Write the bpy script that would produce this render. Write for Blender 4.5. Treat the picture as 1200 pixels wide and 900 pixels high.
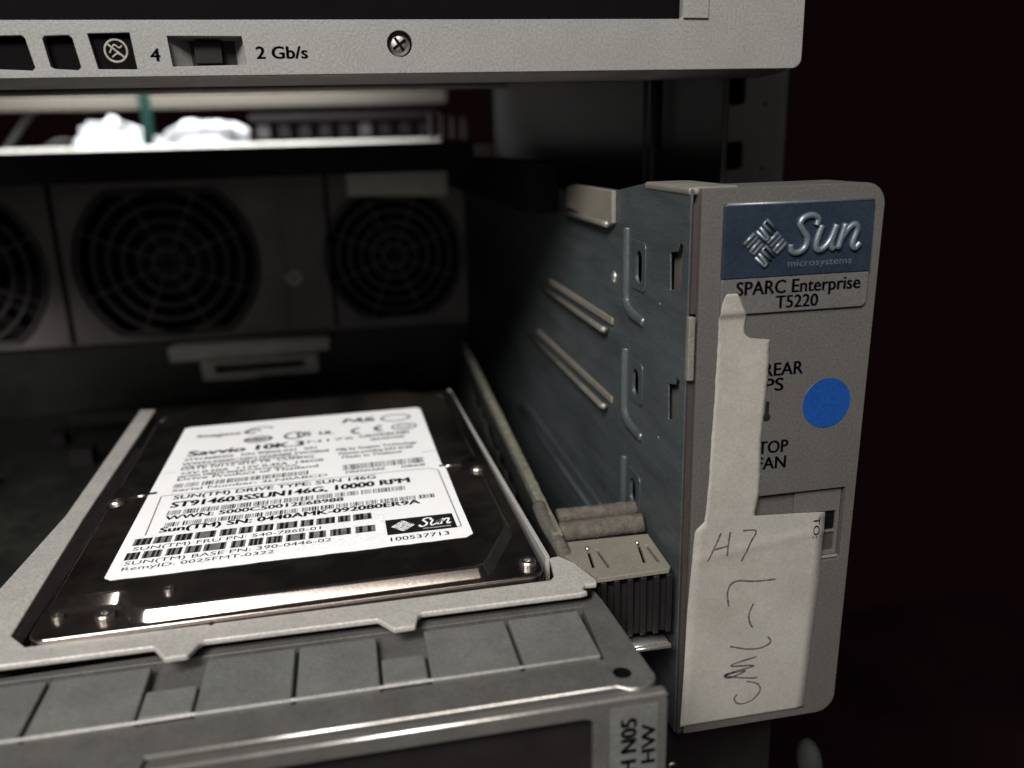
import bpy, bmesh, math, random
from mathutils import Vector, Matrix
random.seed(7)
for o in list(bpy.data.objects): bpy.data.objects.remove(o)
scene = bpy.context.scene
C = scene.collection
S = 0.001          # everything below is written in millimetres

# ------------------------------------------------------------------ camera
cam = bpy.data.cameras.new('camera'); camo = bpy.data.objects.new('camera', cam); C.objects.link(camo)
cam.sensor_width = 36; cam.lens = 992.4 / 1200 * 36
cam.clip_start = 0.01; cam.clip_end = 20
r_ = Vector((0.98021, -0.19617, -0.02662)); u_ = Vector((0.07968, 0.26786, 0.96016)); f_ = Vector((0.18122, 0.94328, -0.27819))
M3 = Matrix((r_, u_, -f_)).transposed().to_4x4()
M3.translation = (-0.04874, -0.11134, 0.09532)
camo.matrix_world = M3
cam.dof.use_dof = True; cam.dof.focus_distance = 0.131; cam.dof.aperture_fstop = 14.5
scene.camera = camo

# ------------------------------------------------------------------ world and lamps
w = bpy.data.worlds.new('World'); scene.world = w; w.use_nodes = True
bg = w.node_tree.nodes['Background']; bg.inputs['Color'].default_value = (1, 0.36, 0.46, 1); bg.inputs['Strength'].default_value = 0.0036

def area(name, loc, target, size, power, color, sizey=None):
    l = bpy.data.lights.new(name, 'AREA'); l.energy = power; l.size = size; l.color = color
    if sizey: l.shape = 'RECTANGLE'; l.size_y = sizey
    o = bpy.data.objects.new(name, l); C.objects.link(o)
    o.location = Vector(loc) * S
    o.rotation_euler = (Vector(target) - Vector(loc)).to_track_quat('-Z', 'Y').to_euler()
    return o
area('overhead_lamp', (-240, -330, 420), (-50, 10, 50), 0.18, 4.5, (1, 0.985, 0.97))
area('added_highlight_lamp', (-290, -900, 800), (-50, 0, 40), 0.95, 6.0, (1, 0.95, 0.88), 0.19)  # added lamp, only there to put highlights on the drive ridge and edges
area('added_fill_lamp', (-150, -780, 190), (-60, 200, 40), 0.22, 0.27, (1, 0.95, 0.93))  # added weak fill that lifts the dark fan panel
area('added_bundle_lamp', (-130, 400, 180), (-130, 446, 95), 0.2, 1.0, (0.95, 0.97, 1), 0.05)  # added lamp inside the rack that brightens the white bundles

scene.view_settings.view_transform = 'Standard'; scene.view_settings.look = 'None'
scene.view_settings.exposure = 0; scene.view_settings.gamma = 1
scene.render.engine = 'CYCLES'

# ------------------------------------------------------------------ materials
def mat(name, col, rough=0.5, metal=0.0, var=0.12, vscale=180, bump=0.0, bscale=1500, dust=0.0, dcol=(0.3, 0.28, 0.25), dscale=90, spec=0.5, emit=None, tint=None, stretch=None, speck=0.16):
    m = bpy.data.materials.new(name); m.use_nodes = True
    nt = m.node_tree; N = nt.nodes; L = nt.links
    b = N['Principled BSDF']
    b.inputs['Roughness'].default_value = rough; b.inputs['Metallic'].default_value = metal
    b.inputs['Specular IOR Level'].default_value = spec
    tc = N.new('ShaderNodeTexCoord'); out = tc.outputs['Object']
    if stretch:
        mp = N.new('ShaderNodeMapping'); mp.inputs['Scale'].default_value = stretch; L.new(out, mp.inputs['Vector']); out = mp.outputs['Vector']
    n1 = N.new('ShaderNodeTexNoise'); n1.inputs['Scale'].default_value = vscale; n1.inputs['Detail'].default_value = 6
    L.new(out, n1.inputs['Vector'])
    mx = N.new('ShaderNodeMix'); mx.data_type = 'RGBA'
    a = [c * (1 - var) for c in col]; c2 = [min(1, c * (1 + var)) for c in (tint or col)]
    mx.inputs['A'].default_value = (*a, 1); mx.inputs['B'].default_value = (*c2, 1)
    rp = N.new('ShaderNodeMapRange'); rp.inputs['From Min'].default_value = 0.3; rp.inputs['From Max'].default_value = 0.7
    L.new(n1.outputs['Fac'], rp.inputs['Value']); L.new(rp.outputs['Result'], mx.inputs['Factor'])
    last = mx.outputs['Result']
    if dust:
        n2 = N.new('ShaderNodeTexNoise'); n2.inputs['Scale'].default_value = dscale; n2.inputs['Detail'].default_value = 9; n2.inputs['Roughness'].default_value = 0.7
        L.new(out, n2.inputs['Vector'])
        r2 = N.new('ShaderNodeMapRange'); r2.inputs['From Min'].default_value = 0.42; r2.inputs['From Max'].default_value = 0.75; r2.inputs['To Max'].default_value = dust
        L.new(n2.outputs['Fac'], r2.inputs['Value'])
        m2 = N.new('ShaderNodeMix'); m2.data_type = 'RGBA'; L.new(last, m2.inputs['A']); m2.inputs['B'].default_value = (*dcol, 1)
        L.new(r2.outputs['Result'], m2.inputs['Factor']); last = m2.outputs['Result']
        rr_ = N.new('ShaderNodeMapRange'); rr_.inputs['To Min'].default_value = rough; rr_.inputs['To Max'].default_value = min(1, rough + 0.4)
        L.new(r2.outputs['Result'], rr_.inputs['Value']); L.new(rr_.outputs['Result'], b.inputs['Roughness'])
        if metal:
            rm = N.new('ShaderNodeMapRange'); rm.inputs['To Min'].default_value = metal; rm.inputs['To Max'].default_value = 0
            L.new(r2.outputs['Result'], rm.inputs['Value']); L.new(rm.outputs['Result'], b.inputs['Metallic'])
    n5 = N.new('ShaderNodeTexNoise'); n5.inputs['Scale'].default_value = 2600; n5.inputs['Detail'].default_value = 2   # fine dust speckle
    L.new(tc.outputs['Object'], n5.inputs['Vector'])
    r5 = N.new('ShaderNodeMapRange'); r5.inputs['From Min'].default_value = 0.3; r5.inputs['From Max'].default_value = 0.7
    r5.inputs['To Min'].default_value = 1 - speck; r5.inputs['To Max'].default_value = 1 + speck; L.new(n5.outputs['Fac'], r5.inputs['Value'])
    m5 = N.new('ShaderNodeVectorMath'); m5.operation = 'SCALE'; L.new(last, m5.inputs[0]); L.new(r5.outputs['Result'], m5.inputs['Scale']); last = m5.outputs['Vector']
    L.new(last, b.inputs['Base Color'])
    if bump:
        n3 = N.new('ShaderNodeTexNoise'); n3.inputs['Scale'].default_value = bscale; n3.inputs['Detail'].default_value = 4
        L.new(out, n3.inputs['Vector'])
        bp = N.new('ShaderNodeBump'); bp.inputs['Strength'].default_value = bump; bp.inputs['Distance'].default_value = 0.0002
        L.new(n3.outputs['Fac'], bp.inputs['Height']); L.new(bp.outputs['Normal'], b.inputs['Normal'])
    if emit:
        b.inputs['Emission Color'].default_value = (*emit[0], 1); b.inputs['Emission Strength'].default_value = emit[1]
    return m

MT = dict(
    ear=mat('warm_grey_plastic', (0.07, 0.065, 0.059), 0.55, var=0.06, bump=0.25, bscale=2600, dust=0.6, dcol=(0.052, 0.047, 0.042), dscale=55),
    array=mat('light_grey_plastic', (0.185, 0.179, 0.168), 0.5, var=0.05, bump=0.2, bscale=2400, dust=0.15, dcol=(0.15, 0.14, 0.13)),
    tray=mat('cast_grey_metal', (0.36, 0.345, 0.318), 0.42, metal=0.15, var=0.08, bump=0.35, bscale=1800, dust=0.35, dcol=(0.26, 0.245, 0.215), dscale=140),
    pad=mat('pad_grey_metal', (0.118, 0.114, 0.104), 0.5, metal=0.15, var=0.12, vscale=120, bump=0.3, bscale=1400, dust=0.5, dcol=(0.15, 0.14, 0.118), dscale=60, tint=(0.10, 0.106, 0.102)),
    galv=mat('galvanised_steel', (0.092, 0.106, 0.112), 0.45, stretch=(1, 0.25, 1.6), metal=0.6, var=0.16, vscale=260, bump=0.25, bscale=900, dust=0.4, dcol=(0.055, 0.06, 0.062), dscale=110),
    galvl=mat('bare_steel_edge', (0.24, 0.225, 0.195), 0.42, metal=0.5, var=0.12, bump=0.2, dust=0.25, dcol=(0.15, 0.14, 0.11)),
    brown=mat('brown_latch_plastic', (0.035, 0.027, 0.024), 0.6),
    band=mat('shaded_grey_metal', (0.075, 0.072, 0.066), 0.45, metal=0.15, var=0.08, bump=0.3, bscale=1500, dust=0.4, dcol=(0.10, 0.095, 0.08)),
    bead=mat('bright_metal_and_highlight', (0.72, 0.69, 0.64), 0.3, metal=0.85, var=0.08),  # bright metal of rivet and strip, also the painted edge highlights
    black=mat('black_plastic', (0.010, 0.008, 0.008), 0.6, var=0.2, spec=0.25),
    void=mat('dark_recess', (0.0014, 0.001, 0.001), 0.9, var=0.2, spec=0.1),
    drive=mat('dark_mirror_metal', (0.3, 0.265, 0.24), 0.16, metal=0.985, var=0.03, bump=0.03, bscale=300, dust=0.05, dcol=(0.032, 0.024, 0.02), dscale=45),
    ridge=mat('drive_cast_body', (0.045, 0.04, 0.038), 0.4, metal=0.6, var=0.1, bump=0.2),
    chrome=mat('bright_screw_metal', (0.5, 0.47, 0.43), 0.34, metal=1.0, var=0.05),
    label=mat('white_label_paper', (0.84, 0.835, 0.84), 0.42, speck=0.03, var=0.015, bump=0.12, bscale=160, dust=0.10, dcol=(0.55, 0.53, 0.5), dscale=60),
    label2=mat('white_overlay_label', (0.84, 0.835, 0.835), 0.42, var=0.015),
    ink=mat('black_ink', (0.009, 0.008, 0.009), 0.7, var=0.3, vscale=900, spec=0.15),
    greyink=mat('faded_ink', (0.20, 0.195, 0.195), 0.5, var=0.3, vscale=500),
    midink=mat('grey_bar_ink', (0.15, 0.147, 0.147), 0.5, var=0.4, vscale=700),
    paper=mat('aged_paper_label', (0.275, 0.26, 0.232), 0.62, speck=0.08, var=0.08, vscale=70, bump=0.35, bscale=260, dust=0.75, dcol=(0.18, 0.162, 0.138), dscale=75),
    pencil=mat('ballpoint_ink', (0.07, 0.06, 0.065), 0.6, var=0.5, vscale=1600),
    blue=mat('badge_blue', (0.012, 0.019, 0.031), 0.35, var=0.12, bump=0.1, bscale=900, dust=0.2, dcol=(0.03, 0.035, 0.045)),
    silver=mat('badge_silver', (0.11, 0.105, 0.1), 0.45, metal=0.3, var=0.05, dust=0.2, dcol=(0.08, 0.075, 0.07)),
    emboss=mat('raised_silver_lettering', (0.14, 0.165, 0.19), 0.35, metal=0.5, var=0.08),
    dot=mat('blue_dot_sticker', (0.004, 0.042, 0.185), 0.45, var=0.06, spec=0.5, bump=0.1, dust=0.15, dcol=(0.01, 0.05, 0.15)),
    fanwall=mat('fan_panel_metal', (0.15, 0.132, 0.128), 0.55, metal=0.0, var=0.25, vscale=60, dust=0.4, dcol=(0.15, 0.14, 0.135), dscale=40),
    wire=mat('dull_wire', (0.12, 0.105, 0.105), 0.6),
    conn=mat('grey_connector_plastic', (0.62, 0.61, 0.55), 0.5, var=0.15, bump=0.3, dust=0.4, dcol=(0.3, 0.29, 0.26)),
    pcb=mat('dark_green_board', (0.008, 0.0085, 0.007), 0.5, var=0.3, vscale=300, dust=0.3, dcol=(0.05, 0.05, 0.04)),
    pcbedge=mat('dusty_board_edge', (0.14, 0.135, 0.1), 0.8, var=0.3, vscale=500, bump=0.8, bscale=900, dust=0.5, dcol=(0.05, 0.06, 0.035), dscale=200),
    felt=mat('dusty_foam_gasket', (0.075, 0.066, 0.052), 0.95, var=0.3, vscale=900, bump=1.0, bscale=1500, dust=0.4, dcol=(0.045, 0.04, 0.03), dscale=500),
    galvl2=mat('rubbed_galvanised_edge', (0.105, 0.122, 0.126), 0.4, metal=0.6, var=0.12),
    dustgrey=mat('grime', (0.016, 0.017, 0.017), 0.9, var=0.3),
    switch=mat('dark_switch_plastic', (0.006, 0.0035, 0.003), 0.5, spec=0.2),
    fin=mat('dark_fin_plastic', (0.012, 0.01, 0.011), 0.4),
    clip=mat('beige_clip_plate', (0.17, 0.155, 0.125), 0.5, var=0.12, bump=0.2, dust=0.4, dcol=(0.10, 0.09, 0.07)),
    cover=mat('brushed_cover_steel', (0.42, 0.40, 0.38), 0.22, metal=1.0, var=0.05),
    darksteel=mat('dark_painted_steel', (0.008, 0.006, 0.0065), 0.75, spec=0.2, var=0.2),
    rackgrey=mat('rack_grey_steel', (0.052, 0.049, 0.047), 0.5, metal=0.3, var=0.15),
    bag=mat('white_plastic_bag', (0.85, 0.86, 0.88), 0.4, var=0.03),
    green=mat('dark_green_cable', (0.004, 0.02, 0.015), 0.8, spec=0.1),
    backdrop=mat('black_backdrop', (0.018, 0.007, 0.009), 0.9, spec=0.1, var=0.3, vscale=8),
)

# ------------------------------------------------------------------ helpers
def link(name, me, m, parent=None, bevel=0, seg=2, smooth=False):
    o = bpy.data.objects.new(name, me); C.objects.link(o)
    if m is not None: me.materials.append(MT[m])
    if parent is not None: o.parent = parent
    if bevel:
        md = o.modifiers.new('bevel', 'BEVEL'); md.width = bevel * S; md.segments = seg; md.limit_method = 'ANGLE'; md.angle_limit = math.radians(35)
        smooth = True
    if smooth:
        for p in me.polygons: p.use_smooth = True
        if bevel:
            md = o.modifiers.new('wn', 'WEIGHTED_NORMAL')
    return o

def origin(parent):
    v = Vector((0, 0, 0))
    while parent is not None:
        v += parent.location; parent = parent.parent
    return v

def finish(name, bm, m, parent=None, bevel=0, seg=2, smooth=False):
    bmesh.ops.recalc_face_normals(bm, faces=bm.faces)
    og = origin(parent)
    for v in bm.verts: v.co = v.co * S - og
    me = bpy.data.meshes.new(name); bm.to_mesh(me); bm.free()
    return link(name, me, m, parent, bevel, seg, smooth)

def thing(name, label, cat, loc, group=None, rz=0):
    o = bpy.data.objects.new(name, None); C.objects.link(o); o.empty_display_size = 0.01
    o.location = Vector(loc) * S; o.rotation_euler = (0, 0, rz)
    o['label'] = label; o['category'] = cat
    if group: o['group'] = group
    return o

def box(bm, x0, y0, z0, x1, y1, z1):
    v = [bm.verts.new(p) for p in ((x0, y0, z0), (x1, y0, z0), (x1, y1, z0), (x0, y1, z0), (x0, y0, z1), (x1, y0, z1), (x1, y1, z1), (x0, y1, z1))]
    for f in ((0, 1, 2, 3), (4, 5, 6, 7), (0, 1, 5, 4), (1, 2, 6, 5), (2, 3, 7, 6), (3, 0, 4, 7)): bm.faces.new([v[i] for i in f])
    return v

AX = {'xz': lambda a, b, c: (a, c, b), 'xy': lambda a, b, c: (a, b, c), 'yz': lambda a, b, c: (c, a, b)}
def plate(bm, outer, holes, c0, c1, ax='xz'):
    to = AX[ax] if isinstance(ax, str) else ax
    sides = []
    for c in (c0, c1):
        es = []; loops = []
        for lp in [outer] + list(holes):
            vs = [bm.verts.new(to(a, b, c)) for a, b in lp]
            for i in range(len(vs)): es.append(bm.edges.new((vs[i], vs[(i + 1) % len(vs)])))
            loops.append(vs)
        if holes: bmesh.ops.triangle_fill(bm, edges=es, use_beauty=True)
        else: bm.faces.new(loops[0])
        sides.append(loops)
    for l0, l1 in zip(*sides):
        n = len(l0)
        for i in range(n):
            j = (i + 1) % n; bm.faces.new((l0[i], l0[j], l1[j], l1[i]))

def sheet(bm, outer, c, ax='xz'):
    to = AX[ax] if isinstance(ax, str) else ax
    bm.faces.new([bm.verts.new(to(a, b, c)) for a, b in outer])

def rr(x0, y0, x1, y1, r=1.0, n=5, corners=(1, 1, 1, 1)):
    out = []
    for k, (cx, cy, a0) in enumerate(((x0 + r, y0 + r, 180), (x1 - r, y0 + r, 270), (x1 - r, y1 - r, 0), (x0 + r, y1 - r, 90))):
        if corners[k]:
            for i in range(n + 1):
                a = math.radians(a0 + 90 * i / n); out.append((cx + r * math.cos(a), cy + r * math.sin(a)))
        else:
            out.append(((x0, y0), (x1, y0), (x1, y1), (x0, y1))[k])
    return out
def circ(cx, cy, r, n=32, ry=None, flat=None):
    out = []
    for i in range(n):
        a = 2 * math.pi * i / n; x = cx + r * math.cos(a); y = cy + (ry or r) * math.sin(a)
        if flat: y = max(flat[0], min(flat[1], y))
        out.append((x, y))
    return out

def smooth_line(pts, n=6):
    P = [Vector(p) for p in pts]; out = []
    for i in range(len(P) - 1):
        p0 = P[max(i - 1, 0)]; p1 = P[i]; p2 = P[i + 1]; p3 = P[min(i + 2, len(P) - 1)]
        for k in range(n):
            t = k / n
            out.append(0.5 * ((2 * p1) + (p2 - p0) * t + (2 * p0 - 5 * p1 + 4 * p2 - p3) * t * t + (3 * p1 - p0 - 3 * p2 + p3) * t ** 3))
    out.append(P[-1]); return out

def tube(bm, pts, r, sides=8, up=Vector((0, 0, 1)), flat=1.0, closed=False, taper=False):
    """tube along 3-D points; 'flat' squashes it along the up vector"""
    pts = [Vector(p) for p in pts]; n = len(pts); rings = []
    for i, p in enumerate(pts):
        if closed: t = pts[(i + 1) % n] - pts[i - 1]
        else: t = pts[min(i + 1, n - 1)] - pts[max(i - 1, 0)]
        t.normalize()
        a = t.cross(up)
        if a.length < 1e-4: a = t.cross(Vector((1, 0, 0)))
        a.normalize(); b = a.cross(t).normalized()
        rad = r
        if taper: rad = r * (0.55 + 0.45 * math.sin(math.pi * (i + 0.5) / n))
        rings.append([bm.verts.new(p + a * rad * math.cos(q) + b * rad * flat * math.sin(q)) for q in [2 * math.pi * k / sides for k in range(sides)]])
    m = n if closed else n - 1
    for i in range(m):
        A = rings[i]; B = rings[(i + 1) % n]
        for k in range(sides): bm.faces.new((A[k], A[(k + 1) % sides], B[(k + 1) % sides], B[k]))
    if not closed: bm.faces.new(rings[0]); bm.faces.new(rings[-1])

def ribbon(bm, pts, w, to):
    """flat ink stroke of width w through 2-D points, laid on a surface by 'to'"""
    P = smooth_line([(a, b, 0) for a, b in pts], 6); L = []
    for i, p in enumerate(P):
        t = (P[min(i + 1, len(P) - 1)] - P[max(i - 1, 0)]).normalized(); nn = Vector((-t.y, t.x, 0)) * w / 2 * random.uniform(0.7, 1.1)
        L.append((bm.verts.new(to(*(p + nn)[:2])), bm.verts.new(to(*(p - nn)[:2]))))
    for (a, b), (c, d) in zip(L, L[1:]): bm.faces.new((a, b, d, c))

def text_geo(s, bold=0.0):
    cu = bpy.data.curves.new('t', 'FONT'); cu.body = s; cu.size = 1; cu.offset = bold; cu.resolution_u = 3
    ob = bpy.data.objects.new('t', cu); C.objects.link(ob)
    me = bpy.data.meshes.new_from_object(ob.evaluated_get(bpy.context.evaluated_depsgraph_get()))
    vs = [v.co.copy() for v in me.vertices]; fs = [tuple(p.vertices) for p in me.polygons]
    bpy.data.objects.remove(ob); bpy.data.curves.remove(cu); bpy.data.meshes.remove(me)
    return vs, fs
CAP = None
def text(bm, s, x0, x1, base, h, to, bold=0.0, slant=0.0):
    global CAP
    if CAP is None:
        v, _ = text_geo('H'); CAP = max(p.y for p in v)
    vs, fs = text_geo(s)
    a = min(p.x for p in vs); b = max(p.x for p in vs)
    k = (x1 - x0) / (b - a) if x1 is not None else h / CAP
    ky = h / CAP
    for sx, sy in ([(0, 0)] if bold <= 0 else [(-1, 0), (1, 0), (0, 0.8)]):
        nv = [bm.verts.new(to(x0 + (p.x - a) * k + slant * p.y * ky + sx * bold * 1.1 * ky, base + p.y * ky + sy * bold * ky)) for p in vs]
        for f in fs:
            try: bm.faces.new([nv[i] for i in f])
            except ValueError: pass

SUNWORD = [[(3.7, 3.9), (3.9, 4.8), (3.0, 5.35), (1.7, 5.1), (1.15, 4.2), (1.8, 3.2), (2.5, 2.2), (2.35, 0.9), (1.3, 0.2), (0.3, 0.45), (0.1, 1.4)],
           [(4.6, 3.9), (4.0, 1.6), (4.2, 0.55), (5.0, 0.5), (6.1, 1.6), (6.9, 3.9)], [(6.9, 3.9), (6.3, 1.3), (6.8, 0.4)],
           [(8.3, 4.0), (7.5, 0.4)], [(7.8, 1.8), (8.8, 3.3), (9.8, 3.8), (10.2, 3.0), (9.7, 1.1), (10.2, 0.4), (10.9, 1.1)]]
def diamond_strokes():
    """the rotated square of interlocking u shapes, in a unit square turned 45 degrees"""
    out = []
    base = [[(0.0, 1), (0.0, 0), (1 / 3, 0), (1 / 3, 1)], [(2 / 3, 0), (2 / 3, 1), (1.0, 1), (1.0, 0)]]
    for q in range(4):
        ox, oy = ((-1, -1), (0, -1), (0, 0), (-1, 0))[q]
        for st in base:
            pts = []
            for a, b in st:
                a = 0.10 + 0.80 * a; b = 0.10 + 0.80 * b
                if q % 2: a, b = b, a
                x = ox + a; y = oy + b
                pts.append(((x - y) / 2, (x + y) / 2))
            out.append(pts)
    return out

# ================================================================== SETTING
bm = bmesh.new(); box(bm, -900, -900, -605, 900, 900, -600)
b = finish('floor', bm, 'backdrop'); b['kind'] = 'structure'

# ================================================================== rack parts behind
post = thing('rack_post', 'dim grey upright rack post with square holes behind the top of the logo panel', 'rack post', (52, 100, -200))
sq = [rr(47.5, z + 4, 54.5, z + 11, 0.8, 3) for z in range(-190, 210, 16)]
sq2 = [circ(60, z + 4, 0.5, 8) for z in range(-190, 210, 16)]
bm = bmesh.new(); plate(bm, rr(40, -200, 66, 220, 1, 3), sq + sq2, 100, 102); finish('front_flange', bm, 'rackgrey', post, 0.4)
bm = bmesh.new(); box(bm, 64, 102.2, -200, 66, 160, 220); finish('side_flange', bm, 'darksteel', post)
bm = bmesh.new(); box(bm, 40, 102.2, -200, 41.5, 130, 220); finish('inner_flange', bm, 'darksteel', post)
sp = thing('rack_side_panel', 'smooth dim grey side panel behind the gap under the upper enclosure', 'panel', (30, 150, 60))
bm = bmesh.new(); box(bm, 31, 62, 60, 32.5, 330, 140); finish('sheet', bm, 'rackgrey', sp, 0.4)
bm = bmesh.new(); box(bm, 29, 100, 62, 30.8, 103, 140); box(bm, 26.5, 98, 62, 27.6, 100, 112); finish('folded_edge', bm, 'rackgrey', sp, 0.3)

# ---- bright things at the back of the rack, seen through the gap
def lump(name, cx, cy, cz, rx, ry, rz, label, m, seed):
    random.seed(seed); bm = bmesh.new(); bmesh.ops.create_icosphere(bm, subdivisions=4, radius=1)
    ph = [random.uniform(0, 6) for _ in range(6)]
    for v in bm.verts:
        p = v.co; k = 1 + 0.10 * math.sin(5 * p.x + ph[0]) * math.sin(4 * p.z + ph[1]) + 0.07 * math.sin(11 * p.x + 7 * p.y + ph[2]) + 0.04 * math.sin(17 * p.z + 9 * p.x + ph[3]) + 0.09 * abs(math.sin(9 * p.x - 6 * p.y + 3 * p.z + ph[4])) - 0.07 * abs(math.sin(13 * p.z + 8 * p.x + ph[5]))
        v.co = Vector((cx + p.x * rx * k, cy + p.y * ry * k, max(94.6, cz + p.z * rz * k * (1.0 - 0.25 * p.x * (1 if cx < -150 else -1)))))
    o = finish(name, bm, m, None, smooth=True); o['label'] = label; o['category'] = 'plastic bag'; o['group'] = 'white bundles behind the rack'
    return o
lump('white_bundle', -176, 450, 94, 24, 14, 17, 'bright white crumpled bundle left of the green cable in the gap', 'bag', 3)
lump('white_bundle', -128, 455, 94, 27, 14, 17, 'bright white crumpled bundle right of the green cable in the gap', 'bag', 5)
bm = bmesh.new(); tube(bm, smooth_line([(-158, 428, 70), (-155.5, 430, 95), (-154, 430, 115), (-157, 434, 150)]), 3.2, 10)
o = finish('green_cable', bm, 'green', None, smooth=True); o['label'] = 'dark green cable upright between the two white bundles in the gap'; o['category'] = 'cable'
bm = bmesh.new(); tube(bm, smooth_line([(-236, 440, 95), (-222, 440, 112), (-216, 440, 118)]), 2, 8)
tube(bm, smooth_line([(-216, 440, 95.5), (-206, 440, 101), (-196, 446, 100)]), 1.4, 8)
o = finish('grey_cable', bm, 'rackgrey', None, smooth=True); o['label'] = 'thin grey cable at the far left end of the gap'; o['category'] = 'cable'
rb = thing('rear_crossbar', 'pale horizontal metal bar at the back of the gap, above the dark slotted strip', 'bar', (-50, 430, 96))
bm = bmesh.new(); box(bm, -245, 430, 117, 20, 436, 125); finish('bar', bm, 'felt', rb, 1)
bm = bmesh.new(); box(bm, -98, 432, 109, 14, 436, 113); finish('lower_bar', bm, 'darksteel', rb, 0.5)
for i in range(9):
    bm = bmesh.new(); box(bm, -94 + i * 12, 434, 99, -87 + i * 12, 437, 107); finish('slot_cover', bm, 'darksteel' if (i * 7) % 5 else 'rackgrey', rb)
bm = bmesh.new(); box(bm, -245, 426, 94.3, 14, 428, 97.0); finish('bright_lip', bm, 'conn', rb, 0.6)
for i in range(4):
    bm = bmesh.new(); box(bm, -2 + i * 5.5, 330, 96, 0.2 + i * 5.5, 333, 109 - i); finish('fin', bm, 'galvl', rb)

# ================================================================== upper enclosure
ua = thing('storage_enclosure', 'light grey enclosure front across the top with dark square ports and a screw', 'enclosure', (-40, 30, 105.5))
outer = rr(-190, 105.6, 30.2, 190, 1.6, 5)
screen = rr(-186, 113.4, 8.5, 180, 0.4, 3, (1, 1, 1, 1))
ports = [[(-96.5, 106.9), (-90.9, 106.6), (-90.5, 107.0), (-91.2, 111.0), (-91.6, 111.4), (-97.2, 111.3)],
         [(-88.0, 106.8), (-84.7, 106.6), (-84.3, 107.0), (-84.9, 111.0), (-85.4, 111.4), (-88.6, 111.3), (-88.9, 110.9), (-88.4, 107.1)],
         [(-82.0, 106.7), (-76.6, 106.6), (-77.0, 111.7), (-82.8, 111.6)]]
sw = [(-71.6, 106.95), (-60.9, 107.1), (-61.3, 111.1), (-71.9, 111.2)]
scr = circ(-37.8, 109.9, 1.95, 28)
bm = bmesh.new(); plate(bm, outer, [screen] + ports + [sw, scr], 30, 31.4)
finish('front_frame', bm, 'array', ua, 0.35, 2)
# chamfered inner corner beside the screen
bm = bmesh.new()
plate(bm, [(8.55, 113.5), (12.9, 113.45), (12.9, 180), (8.55, 180)], [], 29.6, 29.98)
finish('window_edge', bm, 'array', ua, 0.1)
bm = bmesh.new(); box(bm, -188, 34, 112.4, 16, 35, 188); finish('dark_screen', bm, 'void', ua)
for px0, px1 in ((-98, -90), (-89.5, -84)):
    bm = bmesh.new(); box(bm, px0, 31.45, 106, px1, 32.6, 112.2); finish('port_well', bm, 'void', ua)
bm = bmesh.new(); box(bm, -83.2, 31.0, 106.2, -76.2, 33.9, 112.1); bt = finish('icon_button', bm, 'void', ua, 0.2)
bm = bmesh.new()
cc = (-79.4, 109.3)
tube(bm, [(cc[0] + 1.55 * math.cos(a), 30.9, cc[1] + 1.55 * math.sin(a)) for a in [2 * math.pi * i / 24 for i in range(24)]], 0.17, 6, Vector((0, 1, 0)), 0.4, True)
tube(bm, [(cc[0] - 1.15, 30.9, cc[1] + 1.0), (cc[0] + 1.15, 30.9, cc[1] - 1.0)], 0.16, 6, Vector((0, 1, 0)), 0.4)
tube(bm, smooth_line([(cc[0] - 0.9, 30.9, cc[1] - 0.3), (cc[0] - 0.2, 30.9, cc[1] + 0.8), (cc[0] + 0.5, 30.9, cc[1] + 0.4), (cc[0] + 0.9, 30.9, cc[1] + 0.7)]), 0.12, 6, Vector((0, 1, 0)), 0.4)
tube(bm, smooth_line([(cc[0] - 0.6, 30.9, cc[1] - 0.9), (cc[0] + 0.1, 30.9, cc[1] - 0.4), (cc[0] + 0.6, 30.9, cc[1] - 0.6)]), 0.12, 6, Vector((0, 1, 0)), 0.4)
finish('crossed_circle_icon', bm, 'galvl', bt)
# slide switch in its pocket
bm = bmesh.new()
v = [bm.verts.new(p) for p in ((-71.6, 31, 106.95), (-60.9, 31, 107.1), (-61.3, 31, 111.1), (-71.9, 31, 111.2), (-69.2, 33.6, 107.2), (-62.6, 33.6, 107.3), (-62.8, 33.6, 110.8), (-69.4, 33.6, 110.9))]
for f in ((0, 1, 5, 4), (1, 2, 6, 5), (2, 3, 7, 6), (3, 0, 4, 7)): bm.faces.new([v[i] for i in f])
finish('switch_pocket', bm, 'array', ua)
bm = bmesh.new(); box(bm, -69.6, 33.62, 107, -62.4, 34, 111.1); box(bm, -68.6, 32.2, 107.5, -64.6, 33.9, 110.6)
for i in range(0): box(bm, -68.0 + i * 1.1, 31.9, 107.6, -67.6 + i * 1.1, 32.3, 110.5)
finish('slide_switch', bm, 'switch', ua, 0.1)
toU = lambda a, b_: (a, 29.97, b_)
bm = bmesh.new(); text(bm, '4', -74.5, -73.2, 107.7, 1.75, toU, 0.03); text(bm, '2 Gb/s', -59.4, -51.9, 107.9, 1.7, toU, 0.035)
finish('printed_lettering', bm, 'ink', ua)
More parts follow.
